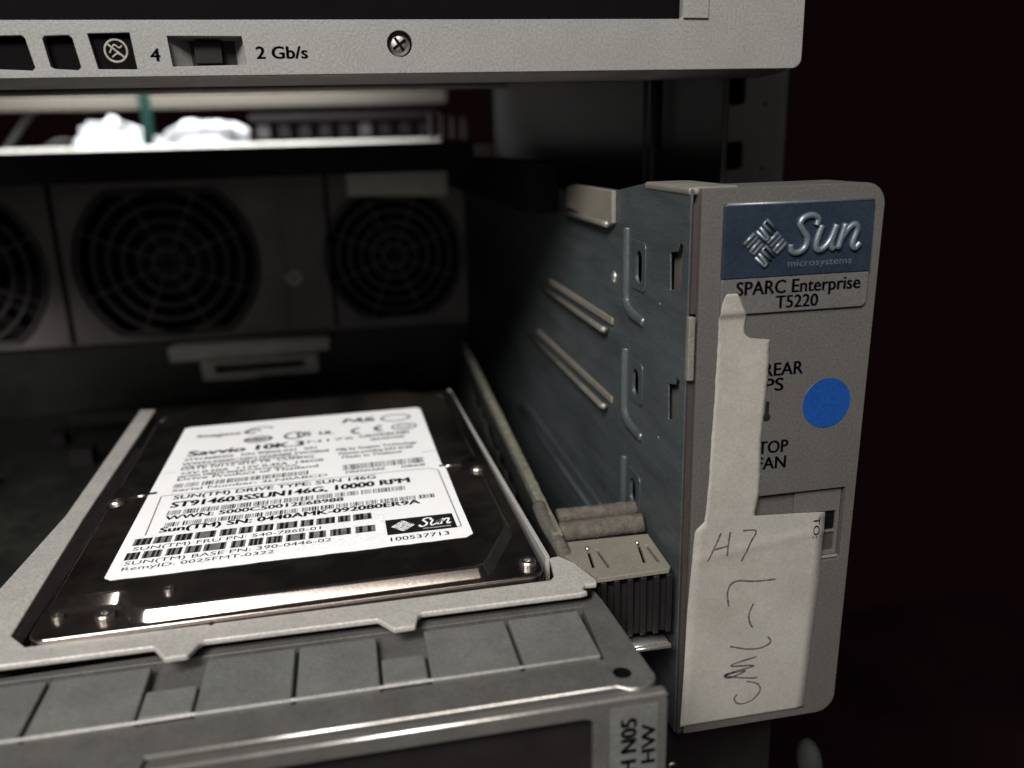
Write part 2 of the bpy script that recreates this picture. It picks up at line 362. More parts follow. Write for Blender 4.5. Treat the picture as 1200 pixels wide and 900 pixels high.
def cross_screw(parent, cx, cy, cz, r, name='screw', ang=0.6):
    """round head facing -y with a cross recess"""
    bm = bmesh.new(); rings = []
    for k, (rr_, d) in enumerate(((1.0, 0.3), (0.98, 0.0), (0.88, -0.16), (0.6, -0.26), (0.3, -0.31), (0.001, -0.32))):
        rings.append([bm.verts.new((cx + r * rr_ * math.cos(a), cy + d * r * 0.8, cz + r * rr_ * math.sin(a))) for a in [2 * math.pi * i / 24 for i in range(24)]])
    for A, B in zip(rings, rings[1:]):
        for i in range(24): bm.faces.new((A[i], A[(i + 1) % 24], B[(i + 1) % 24], B[i]))
    s = finish(name, bm, 'chrome', parent, smooth=True)
    bm = bmesh.new()
    for q in (ang, ang + math.pi / 2):
        a, b2 = math.cos(q), math.sin(q); L = r * 0.66; W = r * 0.12
        pts = [(-L, -W), (L, -W), (L, W), (-L, W)]
        bm.faces.new([bm.verts.new((cx + x * a - y * b2, cy - r * 0.29 - (0.004 if q > ang else 0), cz + x * b2 + y * a)) for x, y in pts])
    finish('cross_recess', bm, 'void', s)
    return s
cross_screw(ua, -37.8, 31.4, 109.9, 1.8)
bm = bmesh.new(); box(bm, -39.9, 33.7, 107.8, -35.7, 34.2, 112); finish('screw_well', bm, 'void', ua)
bm = bmesh.new(); box(bm, -190, 35.2, 186, 28, 560, 189.5); finish('top_light_shield', bm, 'darksteel', ua)  # unseen plate added to stop lamp light passing over the enclosure
bm = bmesh.new(); box(bm, 26.5, 35.2, 110.2, 28, 104, 185.8); finish('side_skin', bm, 'darksteel', ua)
# curved lip and metal underside
bm = bmesh.new(); prof = [(33.4, 105.65), (36, 105.2), (44, 105.0), (52, 105.4), (52, 107), (33.6, 107)]
plate(bm, prof, [], -190, 29.6, 'yz'); finish('lower_lip', bm, 'tray', ua, 0.3)
bm = bmesh.new(); box(bm, -190, 52.2, 108.5, 26, 104, 110); finish('underside', bm, 'darksteel', ua)
bm = bmesh.new(); box(bm, -190, 96, 106.9, -8, 100, 108.3); finish('underside_rib', bm, 'galvl', ua, 0.5)

# ================================================================== server chassis
sc = thing('server_chassis', 'open server chassis with blue steel side wall, fan panel and grey logo ear', 'server', (-50, 100, 0))
# ear bezel with the recess of the lower window
ear_out = rr(0, -0.2, 28, 88, 3.2, 7, (0, 1, 1, 0))
ear_out = [(x if x < 20 else x - (88 - z) / 88 * 0.9, z) for x, z in ear_out]
rec = rr(9.9, 28.7, 25.8, 41.2, 0.35, 3)
bm = bmesh.new(); plate(bm, ear_out, [rec], 0, 1.2); plate(bm, [(x * 0.985 + 0.15, z) for x, z in ear_out], [], 1.21, 10)
finish('ear_bezel', bm, 'ear', sc, 0.55, 3)
bm = bmesh.new(); plate(bm, rr(17.5, 29.3, 25.5, 40.8, 0.3, 3), [rr(20.5, 33.6, 24.9, 37.0, 0.2, 2), rr(20.5, 29.9, 24.9, 33.2, 0.2, 2)], 0.75, 1.19)
finish('recess_insert', bm, 'silver', sc, 0.1)
bm = bmesh.new(); box(bm, 20.4, 1.13, 29.8, 25, 1.205, 33.3); finish('recess_window', bm, 'brown', sc)
bm = bmesh.new(); box(bm, 20.4, 1.12, 33.55, 25, 1.195, 37.1); finish('recess_window', bm, 'void', sc)
bm = bmesh.new(); box(bm, 18, 0.1, 28.95, 25.6, 0.7, 29.3); finish('recess_edge', bm, 'galvl', sc, 0.08)
# badge
toE = lambda a, b_: (a, -0.63, b_)
bm = bmesh.new(); plate(bm, rr(3.1, 70.2, 26.1, 75.35, 1.0, 5, (0, 1, 0, 0)), [], -0.5, 0); badge = finish('badge', bm, 'silver', sc, 0.12)
bm = bmesh.new(); plate(bm, [(3.05, 75.4), (26.15, 75.4), (26.05, 85.6), (25.8, 85.8), (3.4, 85.9), (3.1, 85.6)], [], -0.65, 0); finish('blue_field', bm, 'blue', badge, 0.3, 3)
bm = bmesh.new(); tube(bm, [(3.4, -0.5, 85.75), (25.8, -0.5, 85.65)], 0.22, 8); finish('badge_top_edge', bm, 'emboss', badge, smooth=True)
bm = bmesh.new()
P0 = Vector((9.3, -0.66, 80.2))
for st in diamond_strokes():
    tube(bm, [(P0.x + a * 3.55, -0.78, P0.z + b_ * 3.65) for a, b_ in st], 0.27, 6, Vector((0, 1, 0)), 0.9)
finish('diamond_emblem', bm, 'emboss', badge, smooth=True)
bm = bmesh.new()
for st in SUNWORD:
    tube(bm, [(13.0 + p.x * 1.0 + p.y * 0.06, -0.85, 78.5 + p.y * 1.0) for p in smooth_line([(a, b_, 0) for a, b_ in st])], 0.47, 8, Vector((0, 1, 0)), 0.8)
finish('raised_word', bm, 'emboss', badge, smooth=True)
bm = bmesh.new(); text(bm, 'microsystems', 13.0, 23.0, 76.75, 0.95, lambda a, b_: (a, -0.70, b_), 0); finish('small_word', bm, 'emboss', badge)
bm = bmesh.new(); toP = lambda a, b_: (a, -0.53, b_)
text(bm, 'SPARC Enterprise', 5.4, 24.8, 72.95, 1.9, toP, 0.03); text(bm, 'T5220', 11.6, 18.2, 70.75, 1.8, toP, 0.03)
finish('badge_lettering', bm, 'ink', badge)
# printed words on the ear
bm = bmesh.new(); toF = lambda a, b_: (a, -0.03, b_)
text(bm, 'REAR', 10.6, 16.9, 60.45, 1.95, toF, 0.03); text(bm, 'PS', 10.9, 13.9, 58.1, 1.95, toF, 0.03)
text(bm, 'TOP', 10.4, 15.3, 48.2, 1.95, toF, 0.03); text(bm, 'FAN', 10.3, 15.1, 45.6, 1.95, toF, 0.03)
sheet(bm, circ(11.5, 54.0, 0.62, 16), -0.03); sheet(bm, rr(11.2, 54.3, 11.8, 56.6, 0.29, 4), -0.032)
finish('printed_lettering', bm, 'ink', sc)
bm = bmesh.new(); plate(bm, circ(21.2, 55.5, 3.95, 64), [], -0.12, 0); finish('round_sticker', bm, 'dot', sc, 0.06)['label'] = 'round bright blue dot sticker'
# torn paper label
pap = [(3.2, 71.6), (3.5, 72.6), (3.8, 73.2), (4.4, 73.7), (5.2, 73.6), (5.8, 72.9), (6.4, 71.6), (6.9, 70.5), (7.4, 69.6), (7.1, 68.4), (7.2, 67.2), (7.9, 66.6), (9.0, 66.3), (10.0, 65.7), (10.7, 66.4), (11.2, 66.4), (11.25, 63), (11.2, 59.4), (10.95, 54), (10.8, 50.0), (10.95, 45), (10.9, 41.6), (10.4, 38.4), (10.5, 38.0), (22.3, 37.4), (22.5, 37.2), (22.45, 30), (22.4, 23.8), (22.0, 15), (21.4, 1.25), (10, 1.3), (-0.75, 1.25), (-0.4, 12), (-0.2, 22.4), (0.2, 30), (0.6, 36.4), (0.9, 36.9), (2.1, 38.0), (2.3, 40), (2.6, 45.3), (2.7, 51), (2.95, 57.4), (3.0, 62), (3.1, 66.5), (3.05, 70)]
def paper_y(x, z):
    y = -0.1
    if z > 70.4: y = -0.6
    elif z > 69.6: y = -0.1 - 0.5 * (z - 69.6) / 0.8
    y -= 0.12 * math.exp(-((z - 31.5 - 0.12 * x) / 0.9) ** 2)        # cross wrinkle
    y -= 0.025 * max(0, math.sin(z * 0.9 + x * 0.25)) * (1 if z > 40 else 0.3) + 0.02 * max(0, math.sin(z * 0.23 - x * 0.6))
    if x < 0.2: y -= 0.02
    return y
def span(z):
    xs = []
    for (a, b_), (c, d) in zip(pap, pap[1:] + pap[:1]):
        if (b_ - z) * (d - z) <= 0 and b_ != d: xs.append(a + (c - a) * (z - b_) / (d - b_))
    return min(xs), max(xs)
bm = bmesh.new(); prev = None; z = 1.32
zs = [1.32 + 0.4 * i for i in range(int((73.5 - 1.32) / 0.4) + 1)] + [37.33, 38.05]
for z in sorted(zs):
    a, b_ = span(z); tz = (z > 38.2); a += tz * 0.04 * math.sin(z * 2.1) * math.sin(z * 0.7); b_ += tz * (0.05 * math.sin(z * 1.3) * math.sin(z * 3.7)) + 0.03 * math.sin(z * 0.35)
    row = [bm.verts.new((a + (b_ - a) * i / 14, paper_y(a + (b_ - a) * i / 14, z), z)) for i in range(15)]
    if prev:
        for i in range(14): bm.faces.new((prev[i], prev[i + 1], row[i + 1], row[i]))
    prev = row
pl = finish('paper_label', bm, 'paper', sc, smooth=True); pl['label'] = 'torn yellowish paper label with handwriting'
md = pl.modifiers.new('thick', 'SOLIDIFY'); md.thickness = 0.05 * S; md.offset = 0
toH = lambda a, b_: (a, paper_y(a, b_) - 0.05, b_)
hand = [[(4.91, 35.78), (4.15, 33.85), (2.85, 31.2)], [(6.49, 35.76), (6.29, 34.16), (6.06, 31.72)], [(3.9, 33.06), (6.32, 33.45)],
        [(8.6, 35.74), (10.78, 35.47), (9.87, 33.42), (8.59, 30.45)],
        [(6.84, 22.72), (6.5, 24.9), (6.89, 26.48), (8.19, 27.09), (11.12, 26.63), (14.65, 26.51)],
        [(11.06, 22.61), (10.4, 20.66), (10.66, 19.19), (11.19, 18.24)],
        [(7.43, 15.29), (10.33, 14.39), (12.74, 14.21), (14.5, 15.02), (13.94, 16.18)],
        [(12.23, 12.69), (8.37, 11.96), (8.09, 11.49), (11.84, 11.01), (6.97, 10.13), (7.6, 9.37), (10.43, 10.33), (6.74, 9.9), (11.55, 8.72), (12.57, 8.81)],
        [(9.09, 5.99), (8.64, 5.28), (9.18, 4.26), (10.59, 4.02), (12.21, 4.67), (13.22, 6.15), (12.53, 7.51), (10.67, 8.21)]]
bm = bmesh.new()
for st in hand: ribbon(bm, st, 0.33, toH)
finish('handwriting', bm, 'pencil', pl)
bm = bmesh.new(); toR = lambda a, b_: (20.6 + b_, paper_y(20.6 + b_, 36.6 - a) - 0.06, 36.6 - a)
text(bm, 'TO:', 0, 3.6, 0, 1.05, toR, 0.02); finish('printed_word', bm, 'ink', pl)

# steel side wall
holes = [rr(20.6, 71.6, 23.6, 77, 1.4, 5), rr(21.6, 51.9, 24.4, 57, 1.35, 5), rr(22.2, 31.4, 25.0, 36.6, 1.35, 5),
         [(4.2, 73.7), (8.6, 72.7), (9.0, 78.3), (6.0, 78.8), (5.2, 80.2), (4.0, 79.8)], [(4.0, 53.6), (8.0, 52.3), (8.4, 58.0), (5.6, 58.6), (5.0, 60), (3.9, 59.6)],
         circ(12.5, 70, 0.35, 8), circ(12, 48, 0.35, 8)]
bm = bmesh.new(); plate(bm, [(1.6, -1), (250, -1), (250, 84), (63, 84.3), (62, 86), (34, 86.2), (19.5, 88), (1.6, 88)], holes, -1.0, -0.6, 'yz')
finish('side_wall', bm, 'galv', sc, 0.12)
bm = bmesh.new(); box(bm, 0.9, 7, 0, 1.5, 60, 84); finish('hole_shade_sheet', bm, 'void', sc)  # near-black sheet behind the wall holes, shade put in as colour
for z0 in (73.5, 53.0):
    bm = bmesh.new(); box(bm, 0.1, 3.6, z0 - 0.6, 1.6, 6.2, z0 + 6.2); finish('latch_block', bm, 'brown', sc, 0.2)
# vertical embossed ridges that hook towards the front at their foot
for z0, z1, yy in ((66.6, 79.2, 28.4), (46.2, 58.0, 28.6), (26, 37.5, 28.8)):
    bm = bmesh.new()
    tube(bm, smooth_line([(-0.9, yy, z1 + 1), (-0.95, yy, z1 - 1), (-0.95, yy, (z0 + z1) / 2), (-0.95, yy, z0 + 1.5), (-0.95, yy - 0.9, z0 + 0.2), (-0.92, yy - 3.2, z0 - 0.7), (-0.6, yy - 8.5, z0 - 1.3)], 8), 0.95, 12, Vector((1, 0, 0)))
    finish('embossed_ridge', bm, 'galvl2', sc, smooth=True)
# ledges that guided the drives
for z, y0, y1 in ((80.0, 37, 66), (60.2, 38.5, 90), (45.0, 38.5, 104), (20, 46, 120)):
    bm = bmesh.new(); tube(bm, [(-1.7, y0, z), (-2.1, y0 + 1.2, z), (-2.1, y1, z)], 0.62, 8); finish('drive_ledge', bm, 'galvl' if z > 30 else 'galv', sc, smooth=True)
    if z < 70:
        bm = bmesh.new(); box(bm, -1.5, y0 - 3, z + 1.5, -1.02, y1 - 6, z + 2.9); finish('upper_ledge', bm, 'clip' if z > 30 else 'galv', sc, 0.2)
bm = bmesh.new(); plate(bm, [(34.5, 80.4), (38, 79.2), (66, 81.2), (66, 85.2), (60, 86), (34.5, 86.1)], [], -1.9, -1.03, 'yz'); finish('beige_plate', bm, 'clip', sc, 0.2)
for z0, z1 in ((70.4, 78.6), (50.6, 58.2), (30.2, 37.6)):
    dy_ = 0.5 * (z0 < 60) + 0.4 * (z0 < 40)
    bm = bmesh.new(); plate(bm, rr(18.9 + dy_, z0, 26.4 + dy_, z1, 1.2, 5), [rr(20.6 + dy_ * 1.6, z0 + 1.2, 23.5 + dy_ * 1.6, z1 - 1.6, 1.4, 5)], -1.22, -1.02, 'yz'); finish('pressed_pad', bm, 'galvl2', sc, 0.1)
for yy, zz in ((35.6, 70.6),):
    bm = bmesh.new(); bmesh.ops.create_uvsphere(bm, u_segments=12, v_segments=8, radius=0.8)
    for v in bm.verts: v.co = Vector((-1.05 + v.co.x * 0.55, yy + v.co.y * 1.3, zz + v.co.z * 1.5))
    finish('rivet', bm, 'bead', sc, smooth=True)
bm = bmesh.new(); plate(bm, rr(1.8, 0, 20, 7.5, 2.2, 4, (0, 0, 1, 0)), [], 87.0, 88.2, lambda a, b_, c: (b_ - 1.2, a, c)); finish('top_flange', bm, 'galvl', sc, 0.4)
bm = bmesh.new(); box(bm, -1.5, -0.3, 60.8, -0.5, 0.9, 70.2); finish('side_tab', bm, 'galvl', sc, 0.15)
bm = bmesh.new(); box(bm, -0.9, 0.7, -0.5, -0.12, 1.5, 60.5); box(bm, -0.9, 0.7, 70.5, -0.12, 1.5, 86); finish('front_seam', bm, 'brown', sc)
# dark cage bracket along the top, cover, floor
bm = bmesh.new(); box(bm, -8, 76, 79, -1.2, 250, 90.2); finish('cage_bracket', bm, 'darksteel', sc, 0.3)
bm = bmesh.new(); box(bm, -190, 152, 88, -1.2, 425, 94.2); finish('top_cover', bm, 'cover', sc, 0.3)
bm = bmesh.new(); box(bm, -190, 150.8, 86.5, -8.2, 151.8, 94.9); finish('cover_flange', bm, 'darksteel', sc)
bm = bmesh.new(); box(bm, -200, 35, -2, -1.2, 425, 0); finish('chassis_floor', bm, 'pcb', sc)
bm = bmesh.new(); box(bm, -200, 60, -1, -198, 425, 94); finish('far_side_wall', bm, 'darksteel', sc)
# fan panel and the three fans
fz0, fz1 = 27.5, 81.5
h3 = [circ(-112.9, 54.5, 33, 40, flat=(fz0, fz1)), circ(-29.8, 53, 27, 40, flat=(29, 79)), circ(-187, 54, 33, 40, flat=(fz0, fz1))]
bm = bmesh.new(); plate(bm, [(-230, 26.2), (-2, 25.4), (-2, 88), (-230, 88)], h3, 220, 222); finish('fan_panel', bm, 'fanwall', sc)
for x in (-149.5, -72, -54): 
    bm = bmesh.new(); box(bm, x - 0.7, 218.8, 27, x + 0.7, 219.9, 86); finish('panel_seam', bm, 'darksteel' if x != -72 else 'fanwall', sc)
for cx, cz, R in ((-112.9, 54.5, 33), (-29.8, 53, 27), (-187, 54, 33)):
    bm = bmesh.new()
    for k in range(1, 7):
        rr2 = R * k / 6.3
        tube(bm, [(cx + rr2 * math.cos(a), 221, cz + max(-25.5, min(25.5, rr2 * math.sin(a)))) for a in [2 * math.pi * i / 40 for i in range(40)]], 0.55, 6, Vector((0, 1, 0)), 1, True)
    for k in range(8):
        a = math.pi / 8 + k * math.pi / 4
        tube(bm, [(cx + 2 * math.cos(a), 221.6, cz + 2 * math.sin(a)), (cx + R * 0.97 * math.cos(a), 221.6, cz + max(-26, min(26, R * 0.97 * math.sin(a))))], 0.45, 6)
    finish('fan_grille', bm, 'wire', sc, smooth=True)
    bm = bmesh.new(); plate(bm, circ(cx, cz, R * 0.4, 28), [], 230, 240); hub = finish('fan', bm, 'black', sc, 0.8)
    for k in range(7):
        bm = bmesh.new(); a0 = 2 * math.pi * k / 7; vs = []
        for t in range(5):
            a = a0 + 0.16 * t; y = 230 + 2 * t
            vs.append((bm.verts.new((cx + R * 0.4 * math.cos(a), y, cz + R * 0.4 * math.sin(a))), bm.verts.new((cx + R * 0.9 * math.cos(a + 0.2), y, cz + R * 0.9 * math.sin(a + 0.2)))))
        for (a, b_), (c, d) in zip(vs, vs[1:]): bm.faces.new((a, b_, d, c))
        fb = finish('fan_blade', bm, 'black', hub); md = fb.modifiers.new('t', 'SOLIDIFY'); md.thickness = 0.0008
bm = bmesh.new(); box(bm, -230, 250, 0, -1.3, 252, 87.8); finish('fan_light_block', bm, 'darksteel', sc)  # added wall that keeps rear lamp light from showing through the fans
bm = bmesh.new(); box(bm, -230, 222.5, 0, -2, 224, 26); finish('rear_backplane', bm, 'pcb', sc)
# connectors on and before the fan panel
bm = bmesh.new(); plate(bm, [(-46, 76.5), (-9, 75), (-8.5, 84), (-14, 84.5), (-16, 87.5), (-35, 88), (-38, 85), (-46, 84.5)], [], 214, 219.5); finish('grey_connector', bm, 'conn', sc, 0.6)
bm = bmesh.new(); plate(bm, [(-115.5, 18.6), (-57.5, 19.2), (-56.8, 23.4), (-57.5, 24.4), (-113, 25), (-116, 24)], [], 212, 219); c1 = finish('two_step_connector', bm, 'conn', sc, 0.6)
bm = bmesh.new(); plate(bm, [(-104.5, 11.2), (-85, 10.8), (-84, 11.6), (-62, 11.2), (-61.8, 18.5), (-105, 18.5)], [rr(-100, 13.6, -67, 16.6, 0.5, 3)], 211, 218.6); finish('connector_block', bm, 'conn', c1, 0.5)
bm = bmesh.new(); box(bm, -150, 200, 0.5, -30, 206, 5); finish('backplane_ledge', bm, 'pcb', sc, 0.4)
ps = cross_screw(sc, -68.3, 218.5, 46.8, 3.0, 'panel_screw'); ps.data.materials[0] = MT['conn']
for i in range(14):
    bm = bmesh.new(); x = -188 + i * 12.5; box(bm, x, 130 + (i * 37) % 60, 0.1, x + random.uniform(4, 9), 136 + (i * 37) % 60, random.uniform(2, 6)); finish('board_component', bm, 'black', sc, 0.2)

# ================================================================== circuit board edge + clip block
cb = thing('riser_board', 'thin green board standing on edge between the disk drive and the steel wall', 'circuit board', (-16, 60, 10))
bm = bmesh.new(); vs = []
def strip(bm, p0, p1, z0, z1, w, n=40, jit=0.0):
    p0 = Vector(p0); p1 = Vector(p1); rows = []
    for i in range(n + 1):
        q = p0.lerp(p1, i / n); j = random.uniform(-jit, jit); k = random.uniform(-jit, jit)
        rows.append([bm.verts.new((q.x - w / 2 + k, q.y, z0)), bm.verts.new((q.x - w / 2 + k, q.y, z1 + j)), bm.verts.new((q.x + w / 2 + k, q.y, z1 + j)), bm.verts.new((q.x + w / 2 + k, q.y, z0))])
    for A, B in zip(rows, rows[1:]):
        for i in range(4): bm.faces.new((A[i], A[(i + 1) % 4], B[(i + 1) % 4], B[i]))
    bm.faces.new(rows[0]); bm.faces.new(rows[-1])
strip(bm, (-18.2, 15, 0), (-13.2, 168, 0), 8, 30.0, 1.2, 12); finish('board', bm, 'pcb', cb)
bm = bmesh.new(); strip(bm, (-17.6, 14, 0), (-12.6, 168, 0), 30.05, 31.6, 1.7, 70, 0.09); finish('dusty_edge', bm, 'pcbedge', cb)
bm = bmesh.new(); strip(bm, (-20.4, 24, 0), (-16.6, 120, 0), 12, 27.5, 0.8, 30, 0.5); finish('inner_strip', bm, 'pcb', cb)
bm = bmesh.new(); tube(bm, smooth_line([(-17.8, 27, 31), (-18.0, 20, 30.6), (-17.6, 13, 30.2), (-17.2, 10, 29)]), 1.25, 10); finish('end_gasket', bm, 'felt', cb, smooth=True)

cl = thing('clip_block', 'beige slotted clip block with two dusty foam rolls beside the tray corner', 'clip block', (-9, 10, 15))
for yy, zz, x0, x1, r in ((21.5, 31.2, -15.6, 0.6, 1.35), (16.6, 30.6, -16.4, 0.2, 1.75)):
    bm = bmesh.new(); n = 24
    tube(bm, [(x0 + (x1 - x0 - 1.9) * i / n, yy + random.uniform(-0.08, 0.08), zz + random.uniform(-0.08, 0.08)) for i in range(n + 1)], r, 12)
    finish('foam_roll', bm, 'felt', cl, smooth=True)
def slit(x0, y0, x1, y1, w=0.5): return [(x0 - w / 2, y0), (x1 - w / 2, y1), (x1 + w / 2, y1), (x0 + w / 2, y0)]
bm = bmesh.new(); plate(bm, [(-14.6, 0.9), (-2.9, 1.2), (-2.4, 1.8), (-1.9, 13.6), (-18.0, 14.0), (-17.8, 10)],
    [slit(-14.2, 4.4, -13.4, 10.4), slit(-11.8, 3.9, -12.0, 10.3), slit(-5.9, 4.0, -4.7, 10.6), slit(-3.6, 3.6, -3.6, 9.8)], 29.2, 30.0, 'xy')
finish('slotted_plate', bm, 'clip', cl, 0.15)
bm = bmesh.new(); box(bm, -17.5, 2, 27.9, -2.6, 13.4, 28.1); finish('under_plate', bm, 'void', cl)
bm = bmesh.new(); box(bm, -14.2, 1.9, 18.8, -2.7, 9, 27.8); finish('block_core', bm, 'black', cl)
for i in range(6):
    bm = bmesh.new(); x = -14.0 + i * 2.15; box(bm, x, 0.9, 18.9, x + 0.9, 1.88, 29.1); finish('fin', bm, 'fin', cl, 0.1)
bm = bmesh.new(); tube(bm, [(-11.5, -1.2, 17.9), (-3.3, -1.2, 17.9)], 0.42, 8); box(bm, -11.4, -1.0, 17.55, -3.4, 1.8, 18.2); finish('bright_strip', bm, 'bead', cl, smooth=True)
for x in (-13.4, -4.8):
    bm = bmesh.new(); bmesh.ops.create_uvsphere(bm, u_segments=10, v_segments=6, radius=0.42)
    for v in bm.verts: v.co += Vector((x, 10.7, 30.0))
    finish('pin', bm, 'chrome', cl, smooth=True)

# ================================================================== drive tray
tr = thing('drive_tray', 'light grey metal tray that holds the disk drive, with a row of shallow pads', 'tray', (-60, 0, 20))
rim = [(-104.5, -8), (-102.3, 12.4), (-100.4, 38), (-100.9, 100.5), (-97.1, 99.6), (-96.9, 36), (-96.0, -1.6), (-93.2, -4.9), (-70.5, -4.9), (-70.2, -5.3), (-69.9, -4.9), (-23.4, -4.6), (-22.6, -3.6), (-21.9, 2), (-20.4, 2.2), (-18.6, -0.5), (-16.9, -6.2), (-17.2, -7.1), (-18.9, -7.0), (-19.6, -8.1), (-19.0, -9.0),
       (-20.2, -9.2), (-42.4, -9.0), (-43.0, -9.7), (-43.5, -11.9), (-46.4, -12.0), (-47.6, -10.2), (-48.4, -9.1), (-70.6, -8.9), (-71.2, -9.5), (-72.2, -11.8), (-75.0, -11.9), (-76.2, -9.8), (-76.9, -8.8), (-104.5, -8.6)]
bm = bmesh.new(); plate(bm, rim, [], 33.1, 34.0, 'xy'); finish('rim', bm, 'tray', tr, 0.35)
# base shelf below pads and band sloping to the front edge, with a screw hole in its corner
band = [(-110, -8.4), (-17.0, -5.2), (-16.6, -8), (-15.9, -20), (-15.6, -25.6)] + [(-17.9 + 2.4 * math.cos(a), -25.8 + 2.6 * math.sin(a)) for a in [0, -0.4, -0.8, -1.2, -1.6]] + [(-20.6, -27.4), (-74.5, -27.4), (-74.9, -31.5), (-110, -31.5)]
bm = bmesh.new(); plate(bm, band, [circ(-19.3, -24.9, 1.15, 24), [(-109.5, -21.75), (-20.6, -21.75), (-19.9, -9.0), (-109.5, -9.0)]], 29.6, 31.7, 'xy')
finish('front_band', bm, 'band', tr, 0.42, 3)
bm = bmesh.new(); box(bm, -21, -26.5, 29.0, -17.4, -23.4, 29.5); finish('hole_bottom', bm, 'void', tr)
bm = bmesh.new(); plate(bm, circ(-19.3, -24.9, 1.14, 24), [circ(-19.3, -24.9, 1.0, 24)], 29.6, 31.66, 'xy'); finish('hole_shade_liner', bm, 'void', tr)  # near-black ring painting the shadow inside the screw hole
bm = bmesh.new(); box(bm, -104, -7.2, 31.72, -18, -4.2, 33.0); finish('rim_shade_strip', bm, 'void', tr)  # near-black box that paints the shade below the rim
bm = bmesh.new(); tube(bm, [(-74.6, -27.25, 31.5), (-50, -27.25, 31.5), (-20.8, -27.2, 31.5), (-19.3, -28.1, 31.45), (-17.9, -28.1, 31.45), (-16.4, -27.2, 31.5)], 0.24, 8); finish('edge_highlight', bm, 'bead', tr, smooth=True)  # bright tube standing in for light caught on the band edge
bm = bmesh.new(); tube(bm, [(-100, -21.5, 31.98), (-76, -21.5, 31.98), (-70.5, -21.4, 31.98), (-48, -21.4, 31.98), (-42, -21.4, 31.98), (-21.2, -21.5, 31.98)], 0.2, 8); finish('pad_lip', bm, 'tray', tr, smooth=True)
for x0, x1 in ((-100.5, -89.3), (-88.8, -77.0), (-70.2, -59.15), (-58.65, -48.7), (-42.4, -31.3), (-30.8, -20.9)):
    bm = bmesh.new()
    sk = 0.25 if x0 < -75 else 0
    v = box(bm, x0, -21.6, 29.8, x1, -10.2, 32.25)
    for q in v:
        if q.co.y < -15: q.co.z -= 0.0; q.co.x += sk
        elif q.co.z > 31: q.co.z -= 0.3
    finish('pad', bm, 'pad', tr, 0.28)
for x0, x1 in ((-76.6, -70.6), (-48.3, -42.8)):
    bm = bmesh.new(); box(bm, x0, -20.9, 29.8, x1, -15.6, 32.0); finish('pad_bridge', bm, 'pad', tr, 0.25)
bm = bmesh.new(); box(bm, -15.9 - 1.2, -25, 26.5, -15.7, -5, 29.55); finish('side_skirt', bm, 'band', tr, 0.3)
bm = bmesh.new(); box(bm, -96, -4, 20, -95.3, 96, 31.1); box(bm, -103, -3.5, 24, -22.5, 99, 24.8); finish('drive_bed', bm, 'black', tr)
bm = bmesh.new(); strip(bm, (-22.2, 2, 0), (-25.4, 96, 0), 24, 34.2, 0.7, 20, 0.0); finish('right_rail', bm, 'tray', tr, 0.1)

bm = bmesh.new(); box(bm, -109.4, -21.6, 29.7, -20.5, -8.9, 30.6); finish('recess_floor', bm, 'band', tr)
# ---- lower bezel frame below the tray
lf = thing('lower_bezel', 'grey bezel frame under the tray with a dark window and a sideways sticker', 'bezel', (-60, -30, 0))
fr = [(-74.4, -30), (-14.9, -30), (-14.9, 30.9), (-15.2, 31.3), (-74.4, 31.3)]
yF = -29.2
win = rr(-72, -26, -24.2, 29.0, 1.2, 5)
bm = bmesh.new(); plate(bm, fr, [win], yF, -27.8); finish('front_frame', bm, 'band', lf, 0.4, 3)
bm = bmesh.new(); box(bm, -73, -27.7, -29, -16, -27.6, 29.5); finish('dark_window', bm, 'black', lf)
bm = bmesh.new(); box(bm, -24.15, -29.1, -26, -23.6, -27.9, 27.8); finish('window_edge', bm, 'galvl', lf, 0.2)
bm = bmesh.new(); tube(bm, [(-74.3, yF + 0.1, 31.1), (-15.4, yF + 0.1, 31.1), (-15.05, yF + 0.1, 30.6)], 0.26, 8); finish('edge_highlight', bm, 'bead', lf, smooth=True)  # bright tube as a painted highlight along the frame's top edge
bm = bmesh.new(); box(bm, -22.2, yF - 0.12, 0, -16.2, yF - 0.01, 30.0); ls = finish('sideways_sticker', bm, 'pad', lf)
bm = bmesh.new()
toL = lambda a, b_: (-19.2 - b_, yF - 0.15, 9.3 + a)
text(bm, 'HN00 H0H N05', 0, 19, -0.3, 1.9, toL, 0.05)
toL2 = lambda a, b_: (-16.8 - b_, yF - 0.15, 9.0 + a)
text(bm, 'M10 B00 HW', 0, 18.2, -0.3, 1.7, toL2, 0.04)
finish('sticker_lettering', bm, 'ink', ls)

# small parts low on the right, in the dark
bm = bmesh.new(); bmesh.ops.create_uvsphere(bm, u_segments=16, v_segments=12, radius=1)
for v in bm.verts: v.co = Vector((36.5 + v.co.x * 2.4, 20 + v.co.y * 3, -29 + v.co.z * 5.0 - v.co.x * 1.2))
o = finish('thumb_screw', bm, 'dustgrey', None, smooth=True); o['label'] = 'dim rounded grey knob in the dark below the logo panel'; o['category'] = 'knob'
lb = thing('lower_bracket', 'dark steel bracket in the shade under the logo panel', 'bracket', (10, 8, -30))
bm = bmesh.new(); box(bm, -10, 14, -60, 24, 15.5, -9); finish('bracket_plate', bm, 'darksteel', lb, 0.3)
cross_screw(lb, 4, 13.6, -19, 1.2)

